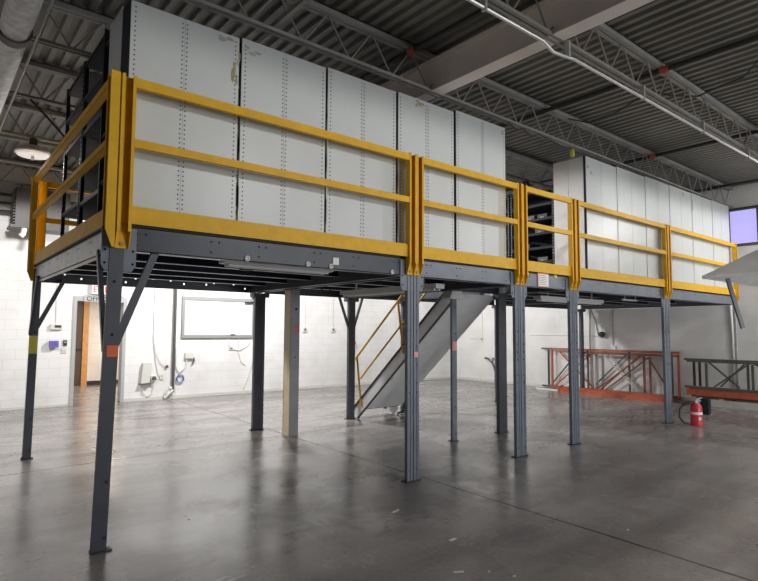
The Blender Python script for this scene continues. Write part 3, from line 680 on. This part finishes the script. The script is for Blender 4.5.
# whiteboard
t = thing('whiteboard', 'framed whiteboard glaring white on the back wall', 'whiteboard', (4.69, yw, 1.46))
MB().box(3.80, 5.58, yw-.02, yw, 1.48, 2.36).build('board', 'board', t)
f = MB(); f.box(3.74, 5.65, yw-.04, yw, 2.34, 2.43); f.box(3.74, 5.65, yw-.05, yw, 1.42, 1.495); f.box(3.74, 3.81, yw-.04, yw, 1.495, 2.34); f.box(5.58, 5.65, yw-.04, yw, 1.495, 2.34); f.build('frame', 'board_frame', t)
MB().box(4.98, 5.1, yw-.075, yw-.05, 1.495, 1.515).build('eraser', 'heater', t)
tag(MB().tube([(5.6, yw-.08, 2.6), (5.62, yw-.08, 2.36), (5.5, yw-.08, 2.33), (5.35, yw-.08, 2.33)], .022, 8).box(5.56, 5.66, yw-.09, yw, 2.45, 2.55).build('board_lamp_bracket', 'black', loc=(5.6, yw, 2.4)), 'black bent bracket at the upper right corner of the whiteboard', 'bracket')
tag(MB().box(5.68, 5.74, yw-.04, yw, 1.38, 2.42).build('wall_post', 'offwhite', loc=(5.7, yw, 1.4)), 'pale upright trunking strip at the right of the whiteboard', 'trunking')
cable([(4.93, yw-.02, 1.44), (4.95, yw-.02, 1.25), (5.05, yw-.02, 1.13), (5.25, yw-.02, 1.10), (5.45, yw-.02, 1.2), (5.55, yw-.02, 1.33)], .011, 'fixture', 'grey cable sagging under the whiteboard')
cable([(5.68, yw-.02, 1.38), (5.66, yw-.02, .9), (5.5, yw-.02, .4), (5.38, yw-.02, .12)], .011, 'fixture', 'grey cable trailing down the wall below the trunking strip')
cable([(5.22, yw-.02, 1.43), (5.22, yw-.02, 1.05), (5.3, yw-.02, .8), (5.42, yw-.02, .72)], .009, 'fixture', 'thin cable hanging from the middle of the whiteboard edge')
tag(MB().box(4.96, 5.08, yw-.03, yw, 1.12, 1.19).box(4.99, 5.05, yw-.033, yw-.03, 1.14, 1.17, 1).build('outlet_plate', ['offwhite', 'heater'], loc=(5, yw, 1.1)), 'outlet plate below the whiteboard', 'outlet')
for x, l in ((7.19, 'left'), (8.14, 'right')):
    cable([(x, yw-.015, 2.55), (x, yw-.015, 1.70)], .013, 'fixture', f'thin {l} conduit drop seen between the white column and the far post', 'thin_conduit', 'conduit')
    tag(MB().box(x-.05, x+.05, yw-.05, yw, 1.58, 1.70).box(x-.025, x+.025, yw-.054, yw-.05, 1.61, 1.67, 1).build('outlet_box', ['offwhite', 'heater'], loc=(x, yw, 1.6)), f'outlet box ending the thin {l} conduit drop on the back wall', 'outlet')
t = thing('wall_pipe_fitting', 'pale pipe fitting with red valve behind the stair foot on the back wall', 'pipe', (8.82, yw, 1.2))
MB().tube([(8.86, yw-.05, 1.9), (8.86, yw-.05, 1.0)], .025, 8).build('pipe_run', 'offwhite', t); MB().disc((8.86, yw-.08, 1.25), (0, -1, 0), .06, .03, 12).build('valve_wheel', 'redfit', t)
# dust-like fixture line along back wall top
t = thing('unit_heater', 'grey box unit heater hung by the back wall at the upper left', 'heater', (.62, 8.2, 3.6))
MB().box(.20, 1.12, 8.1, 8.6, 3.62, 4.36).build('cabinet', 'heater', t)
m = MB()
for k in range(12): m.box(.165, .20, 8.14, 8.56, 3.66+k*.057, 3.69+k*.057)
m.build('louvre', 'heater', t)
m = MB()
for x in (.3, 1.02): m.tube([(x, 8.34, 4.36), (x, 8.34, 4.456)], .012, 6)
m.build('hanger_rod', 'black', t)
MB().box(.12, 1.12, 8.08, 8.62, 3.57, 3.62).build('drip_edge', 'heater', t)
MB().tube([(.36, 8.15, 3.57), (.34, 8.1, 3.45), (.3, 8.1, 3.4)], .05, 10).build('spigot', 'fixture', t)
tag(MB().tube([(XL+.2, 8.75, 4.30), (1.6, 8.75, 4.30)], .035, 8).tube([(XL+.2, 8.78, 4.14), (1.6, 8.78, 4.14)], .022, 8).tube([(XL+.2, 8.8, 3.95), (.6, 8.8, 3.95)], .05, 8).build('wall_pipes', 'heater', loc=(-1, 8.75, 4.2)), 'bundle of horizontal pipes high on the back wall at the left', 'pipe')
tag(MB().box(-.32, -.27, YB-.05, YB, .0+.06, 4.1).build('wall_strip', 'fixture', loc=(-.3, YB, .06)), 'vertical grey strip on the back wall at the left edge of view', 'trunking')

# dome lamps ---------------------------------------------------------------
def dome(x, y, z, label):
    t = thing('dome_lamp', label, 'lamp', (x, y, z), 'round dome lamps')
    MB().lathe((x, y, z), [(.235, 0), (.24, .015), (.21, .06), (.15, .10), (.07, .125), (.05, .13)], 28).build('shade', 'shade', t)
    MB().lathe((x, y, z), [(.20, -.03), (.215, -.012), (.215, -.001)], 28).build('lens', 'lens', t)
    MB().box(x-.05, x+.05, y-.05, y+.05, z+.13, z+.22).tube([(x, y, z+.22), (x, y, 4.445)], .012, 6).box(x-.03, x+.03, y-.05, y+.05, 4.44, 4.454).build('ballast', 'heater', t)
    MB().box(x-.02, x+.02, y-.02, y+.02, z-.09, z-.03).build('sensor', 'white', t)
dome(.06, 5.07, 4.22, 'pinkish white round dome lamp under the roof at the upper left')
dome(7.62, 1.77, 4.22, 'round dome lamp glimpsed above the aisle between the shelving blocks')

# ------------------------------------------------------------------ right wall
xw = XR
cable([(xw-.02, .22, 2.4), (xw-.02, .19, 1.6), (xw-.02, .16, .1)], .022, 'white', 'white conduit down the right wall behind the grey-green rack', 'wall_conduit', 'conduit')
t = thing('conduit_drop', 'grey conduit drop with boxes on the right wall above the orange rack', 'conduit', (xw, 3.0, 1.2))
MB().tube([(xw-.02, 3.0, 2.3), (xw-.02, 3.02, 1.25)], .016, 8).build('pipe_run', 'galv', t)
MB().box(xw-.06, xw, 2.94, 3.06, 2.25, 2.34).build('upper_box', 'fixture', t); MB().box(xw-.06, xw, 2.94, 3.08, 1.15, 1.26).build('lower_box', 'fixture', t)
t = thing('wall_floodlight', 'small black wall lamp with trailing cords right of the grey post', 'lamp', (xw, 3.28, 1.5))
MB().lathe((xw-.12, 3.26, 1.48), [(.03, 0), (.075, .04), (.08, .11), (.04, .14)], 14).build('shade', 'black', t)
MB().tube([(xw, 3.40, 1.50), (xw-.06, 3.36, 1.49), (xw-.12, 3.28, 1.53)], .03, 8).build('arm', 'galv', t)
cable([(xw-.02, 3.42, 1.5), (xw-.02, 3.50, 1.9), (xw-.02, 3.62, 2.2), (xw-.02, 3.72, 2.28)], .010, 'text', 'dark cord climbing from the black wall lamp')
cable([(xw-.02, 3.66, 2.2), (xw-.02, 3.68, 1.6), (xw-.02, 3.68, 1.0)], .011, 'heater', 'dark cord hanging straight behind the orange rack')
t = thing('standpipe', 'dark pipe fork with elbow low on the right wall left of the grey post', 'pipe', (xw-.05, 6.9, 0))
MB().tube([(xw-.05, 6.92, 0), (xw-.05, 6.92, .35), (xw-.05, 7.02, .6), (xw-.05, 7.2, .74), (xw-.05, 7.34, .76)], .03, 8).build('stem', 'heater', t)
MB().tube([(xw-.05, 6.92, .24), (xw-.05, 6.62, .26), (xw-.05, 6.60, .32), (xw-.05, 6.60, .74)], .025, 8).build('branch', 'fixture', t)
MB().tube([(xw-.05, 7.08, .68), (xw-.05, 7.0, .78)], .04, 8).build('handle', 'galv', t)
cable([(xw-.015, 7.47, 2.2), (xw-.015, 7.48, 1.37), (xw-.015, 8.0, 1.37)], .010, 'fixture', 'thin conduit turning a corner on the right wall beside the stair', 'thin_conduit', 'conduit')
tag(MB().box(xw-.04, xw, 7.43, 7.53, 1.31, 1.42).box(xw-.045, xw-.04, 7.46, 7.5, 1.34, 1.39, 1).build('outlet_box', ['fixture', 'heater'], loc=(xw, 7.48, 1.3)), 'outlet box at the corner of the thin conduit on the right wall', 'outlet')
cable([(xw-.015, 5.6, 1.52), (xw-.015, 3.45, 1.50)], .008, 'fixture', 'thin horizontal conduit left of the black wall lamp', 'thin_conduit', 'conduit')

# rack frames lying on edge against the right wall -------------------------
def rack(name, label, x, y0, y1, z0, z1, mtl, verts, diags, tw=.06, mt2=None, vm=None):
    t = thing(name, label, 'rack frame', (x, (y0+y1)/2, z0), 'pallet rack frames by the right wall')
    for z in (z0+.03, z1-.03): MB().box(x-.035, x+.035, y0, y1, z-.022, z+.022).build('chord', mtl, t)
    for i, y in enumerate(verts): MB().box(x-.02, x+.02, y-.022, y+.022, z0+.06, z1-.06).build('strut', (vm or {}).get(i, mtl), t)
    for i, (ya, za, yb, zb) in enumerate(diags): MB().bar((x, ya, za), (x, yb, zb), .03, .036, up=(1, 0, 0)).build('diagonal', (mt2 or {}).get(i, mtl), t)
    return t
rack('rack_frame', 'pale grey rack frame standing on edge, rearmost against the right wall', 12.995, 1.3, 5.15, .03, 1.16, 'greenrack', (4.93, 3.7, 2.55, 1.5), ((4.85, .1, 4.0, 1.05), (3.6, .1, 2.6, 1.05)), vm={0: 'black'})
rack('rack_frame', 'bright orange rack frame on edge behind the grey double post', 12.918, 1.27, 4.78, .02, 1.15, 'orange', (4.76, 3.38, 1.31), ((4.52, 1.06, 3.5, .1), (4.66, .1, 3.52, 1.06), (3.3, .1, 2.2, 1.06), (3.12, 1.07, 2.18, .08)), mt2={3: 'palerack', 1: 'orange'}, vm={1: 'palerack'})
rack('rack_frame', 'oxide red rack frame on edge leaning in front of the orange one', 12.84, 1.25, 4.2, .06, 1.08, 'rustred', (3.42, 2.1, 1.95), ((3.35, .12, 2.15, 1.02), (2.0, 1.0, 1.5, .2), (3.15, 1.0, 2.25, .12), (3.1, .12, 2.0, .98)), mt2={1: 'rustred', 2: 'palerack'}, vm={0: 'palerack'})
def beam_thing(label, x0, x1, y0, y1, z0, z1, mtl, clips=True):
    t = thing('rack_beam', label, 'rack beam', ((x0+x1)/2, (y0+y1)/2, z0), 'loose pallet rack beams')
    m = MB(); m.box(x0, x1, y0, y1, z0, z1); m.box(x0-.008, x0, y0, y1, z1-.03, z1); m.build('beam_tube', mtl, t)
    if clips:
        for y in (y0, y1): MB().box(x0-.02, x1+.006, y-.012, y+.012, z0-.0, z1+.03).build('end_bracket', mtl, t)
beam_thing('orange rack beam lying lowest on the floor by the orange rack', 12.28, 12.40, 1.35, 4.15, 0, .10, 'orange')
beam_thing('orange rack beam lying behind the lowest one on the floor', 12.45, 12.57, 1.45, 4.2, 0, .13, 'orange')
tag(MB().box(12.46, 12.54, 4.3, 5.0, 0, .035).box(12.46, 12.54, 4.3, 4.32, .035, .05).build('floor_strip', 'white', loc=(12.5, 4.6, 0)), 'white strip lying on the floor at the left end of the orange beams', 'strip')
rack('rack_frame', 'grey-green rack frame on edge in front of the white wall conduit', 12.64, -2.4, 1.06, .345, 1.03, 'greenrack', (.86, .74, -.22, -1.3), ((.58, .98, -.05, .42), (.32, .42, -.2, .98), (-.3, .98, -1.2, .42)), vm={0: 'black', 1: 'black'})
rack('rack_frame', 'dark grey-green rack frame on edge, outermost beside the fire extinguisher', 12.50, -2.4, .95, .345, 1.0, 'greenrack', (.55, -.35, -1.4), ((.4, .42, -.3, .96), (-.4, .96, -1.3, .42)))
beam_thing('orange rack beam stacked under the grey-green rack frames', 12.40, 12.70, -2.4, .92, .215, .34, 'orange')
beam_thing('grey-green rack beam at the bottom of the stack under the frames', 12.40, 12.70, -2.4, .80, 0, .15, 'palerack', False)
beam_thing('dark slim rack beam between the orange beam and the bottom one', 12.42, 12.68, -2.4, .85, .18, .213, 'black', False)
t = tag(MB().box(12.43, 12.53, -1.9, -1.8, .151, .179).box(12.43, 12.53, .2, .3, .151, .179).build('spacer_blocks', 'wood', loc=(12.48, -.8, .09)), 'wooden spacer pieces between the stacked beams', 'block')

# ------------------------------------------------------------------ fire extinguisher
ex, ey = 9.43, -.40
t = thing('fire_extinguisher', 'red fire extinguisher with black hose standing on the floor by the last post', 'extinguisher', (ex, ey, 0))
MB().lathe((ex, ey, 0), [(.085, 0), (.098, .012), (.098, .30), (.09, .345), (.06, .375), (.032, .39)], 24).build('cylinder', 'red', t)
MB().lathe((ex, ey, .195), [(.099, 0), (.0992, .002), (.0992, .04), (.099, .042)], 24).build('label_band', 'white', t)
m = MB(); m.bar((ex-.075, ey-.069, .13), (ex-.03, ey-.099, .13), .004, .05); m.build('inspection_tag', 'offwhite', t)
MB().lathe((ex, ey, .385), [(.028, 0), (.03, .035), (.022, .05)], 14).build('valve', 'galv', t)
MB().bar((ex-.01, ey-.01, .45), (ex+.10, ey-.06, .475), .025, .012).bar((ex-.01, ey-.01, .43), (ex+.08, ey-.05, .425), .025, .012).build('handle', 'galv', t)
MB().tube([(ex-.02, ey+.02, .41), (ex-.1, ey+.12, .40), (ex-.17, ey+.2, .28), (ex-.17, ey+.21, .14), (ex-.12, ey+.16, .04), (ex-.04, ey+.12, .02)], .014, 8).build('hose', 'rubber', t)
MB().bar((ex-.05, ey+.08, .385), (ex-.12, ey+.17, .35), .05, .05).build('horn', 'rubber', t)
t = thing('black_case', 'small black case standing behind the fire extinguisher', 'case', (11.0, .0, 0))
MB().box(10.95, 11.07, -.04, .11, 0, .30).build('body', 'navy', t); MB().tube([(11.0, 0, .29), (11.0, 0, .33), (11.0, .08, .33), (11.0, .08, .29)], .01, 6).build('handle', 'black', t)

# ------------------------------------------------------------------ litter on the floor
rb = random.Random(4); lt = MB()
for k in range(46):
    x, y = rb.uniform(.6, 3.6), rb.uniform(-2.4, .6)
    if k > 34: x, y = rb.uniform(4, 9.5), rb.uniform(-2.2, 3)
    a = rb.uniform(0, 3.14); L_ = rb.uniform(.006, .022); 
    lt.bar((x, y, .002), (x+L_*math.cos(a), y+L_*math.sin(a), .002), rb.uniform(.005, .012), .003)
o = lt.build('floor_litter', 'offwhite', loc=(2, -1, 0)); o['kind'] = 'stuff'; tag(o, 'pale crumbs and splinters scattered over the concrete floor', 'litter')
for x, y, L_, a, lab in ((9.12, 2.8, .12, .2, 'white paper scrap on the floor between the far grey posts'), (2.22, -.65, .11, .3, 'pale splinter on the floor in front of the second post'),
                         (1.74, -1.84, .07, -.5, 'short white sliver on the floor nearest the camera'), (2.13, -1.43, .08, .1, 'thin pale sliver on the floor right of centre'),
                         (5.65, .2, .2, -.1, 'pale scrap of tape on the floor beside the fourth post')):
    tag(MB().bar((x, y, .003), (x+L_*math.cos(a), y+L_*math.sin(a), .003), .022, .004).build('paper_scrap', 'offwhite', loc=(x, y, 0)), lab, 'scrap', 'scraps on the floor')

# ------------------------------------------------------------------ hood at the right edge
hx0, hx1, hy0, hy1, hz = 7.5, 9.9, -3.9, -1.3, 2.385
t = thing('extraction_hood', 'large grey pyramid hood hanging at the right edge over the floor', 'hood', ((hx0+hx1)/2, (hy0+hy1)/2, hz))
m = MB(); cxh, cyh = (hx0+hx1)/2, (hy0+hy1)/2; tz = 3.13
B = [(hx0, hy0, hz+.04), (hx1, hy0, hz+.04), (hx1, hy1, hz+.04), (hx0, hy1, hz+.04)]; T = [(cxh-.25, cyh-.25, tz), (cxh+.25, cyh-.25, tz), (cxh+.25, cyh+.25, tz), (cxh-.25, cyh+.25, tz)]
Bi = [(a+(cxh-a)*.02, b_+(cyh-b_)*.02, z-.02) for a, b_, z in B]; Ti = [(a, b_, z-.02) for a, b_, z in T]
m._add(B+T, [(i, (i+1) % 4, 4+(i+1) % 4, 4+i) for i in range(4)], 0); m._add(Bi+Ti, [((i+1) % 4, i, 4+i, 4+(i+1) % 4) for i in range(4)], 0)
m.build('canopy', 'hood', t, smooth=False)
m = MB(); m.box(hx0, hx1, hy0, hy0+.01, hz, hz+.045); m.box(hx0, hx1, hy1-.01, hy1, hz, hz+.045); m.box(hx0, hx0+.01, hy0, hy1, hz, hz+.045); m.box(hx1-.01, hx1, hy0, hy1, hz, hz+.045)
m.build('rim', 'hood', t)
MB().tube([(cxh, cyh, tz-.01), (cxh, cyh, 4.925)], .24, 24).build('flue', 'duct', t)
MB().bar((7.86, -1.5, 2.40), (8.02, -1.62, 1.68), .035, .05).build('strut', 'dark_steel', t)

# ------------------------------------------------------------------ camera
CP = [558.28, .0718422, .0050208, .687167, -1.115993, -4.513693]
f_, pi_, ro, ya = CP[:4]
fw = Vector((math.sin(ya)*math.cos(pi_), math.cos(ya)*math.cos(pi_), math.sin(pi_)))
r = Vector((math.cos(ya), -math.sin(ya), 0)); u = r.cross(fw)
r2 = r*math.cos(ro)+u*math.sin(ro); u2 = -r*math.sin(ro)+u*math.cos(ro)
cd = bpy.data.cameras.new('camera'); cam = bpy.data.objects.new('camera', cd); COL.objects.link(cam)
cd.sensor_fit = 'HORIZONTAL'; cd.sensor_width = 36; cd.lens = f_*36/758; cd.clip_start = .05; cd.clip_end = 100
cam.matrix_world = Matrix(((r2.x, u2.x, -fw.x, CP[4]), (r2.y, u2.y, -fw.y, CP[5]), (r2.z, u2.z, -fw.z, 1.62), (0, 0, 0, 1)))
S.camera = cam

# ------------------------------------------------------------------ lights
def lamp(x, y, z, w, size=.45, col=(1, .96, .91), spread=160, name='high_bay_light'):
    l = bpy.data.lights.new(name, 'AREA'); l.shape = 'DISK'; l.size = size; l.energy = w; l.color = col; l.spread = math.radians(spread)
    o = bpy.data.objects.new(name, l); COL.objects.link(o); o.location = (x, y, z); return o
def spot(x, y, z, w, col=(1, .985, .965), name='high_bay_light'):
    l = bpy.data.lights.new(name, 'SPOT'); l.energy = w; l.color = col; l.spot_size = math.radians(179.5); l.spot_blend = .04; l.shadow_soft_size = .18
    o = bpy.data.objects.new(name, l); COL.objects.link(o); o.location = (x, y, z); return o
# rear bays
spot(.06, 5.07, 4.08, 560); spot(4.6, 6.1, 4.25, 1050); spot(10.4, 6.4, 4.25, 230)
# front bays
spot(12.3, -2.9, 4.25, 190); spot(11.2, -5.9, 4.25, 320); spot(7.3, -7.0, 4.25, 130); spot(3.4, -5.2, 4.25, 250)
# daylight through the open loading door in the front wall
l = bpy.data.lights.new('door_daylight', 'AREA'); l.shape = 'RECTANGLE'; l.size = 4.8; l.size_y = 3.2; l.energy = 420; l.color = (.95, .98, 1)
o = bpy.data.objects.new('door_daylight', l); COL.objects.link(o); o.location = (8.0, YF-.1, 1.7); o.rotation_euler = (math.pi/2, 0, 0)
lamp(3.0, 11.3, 2.9, 120, .5, (1, .86, .72), name='corridor_light')
W = bpy.data.worlds.new('world'); S.world = W; W.use_nodes = True
W.node_tree.nodes['Background'].inputs[0].default_value = (.8, .85, 1, 1); W.node_tree.nodes['Background'].inputs[1].default_value = .05
vs_ = S.view_settings; S.display_settings.display_device = 'sRGB'
vs_.view_transform = 'Standard'; vs_.look = 'None'; vs_.gamma = 1; vs_.use_curve_mapping = False; vs_.exposure = 0.0
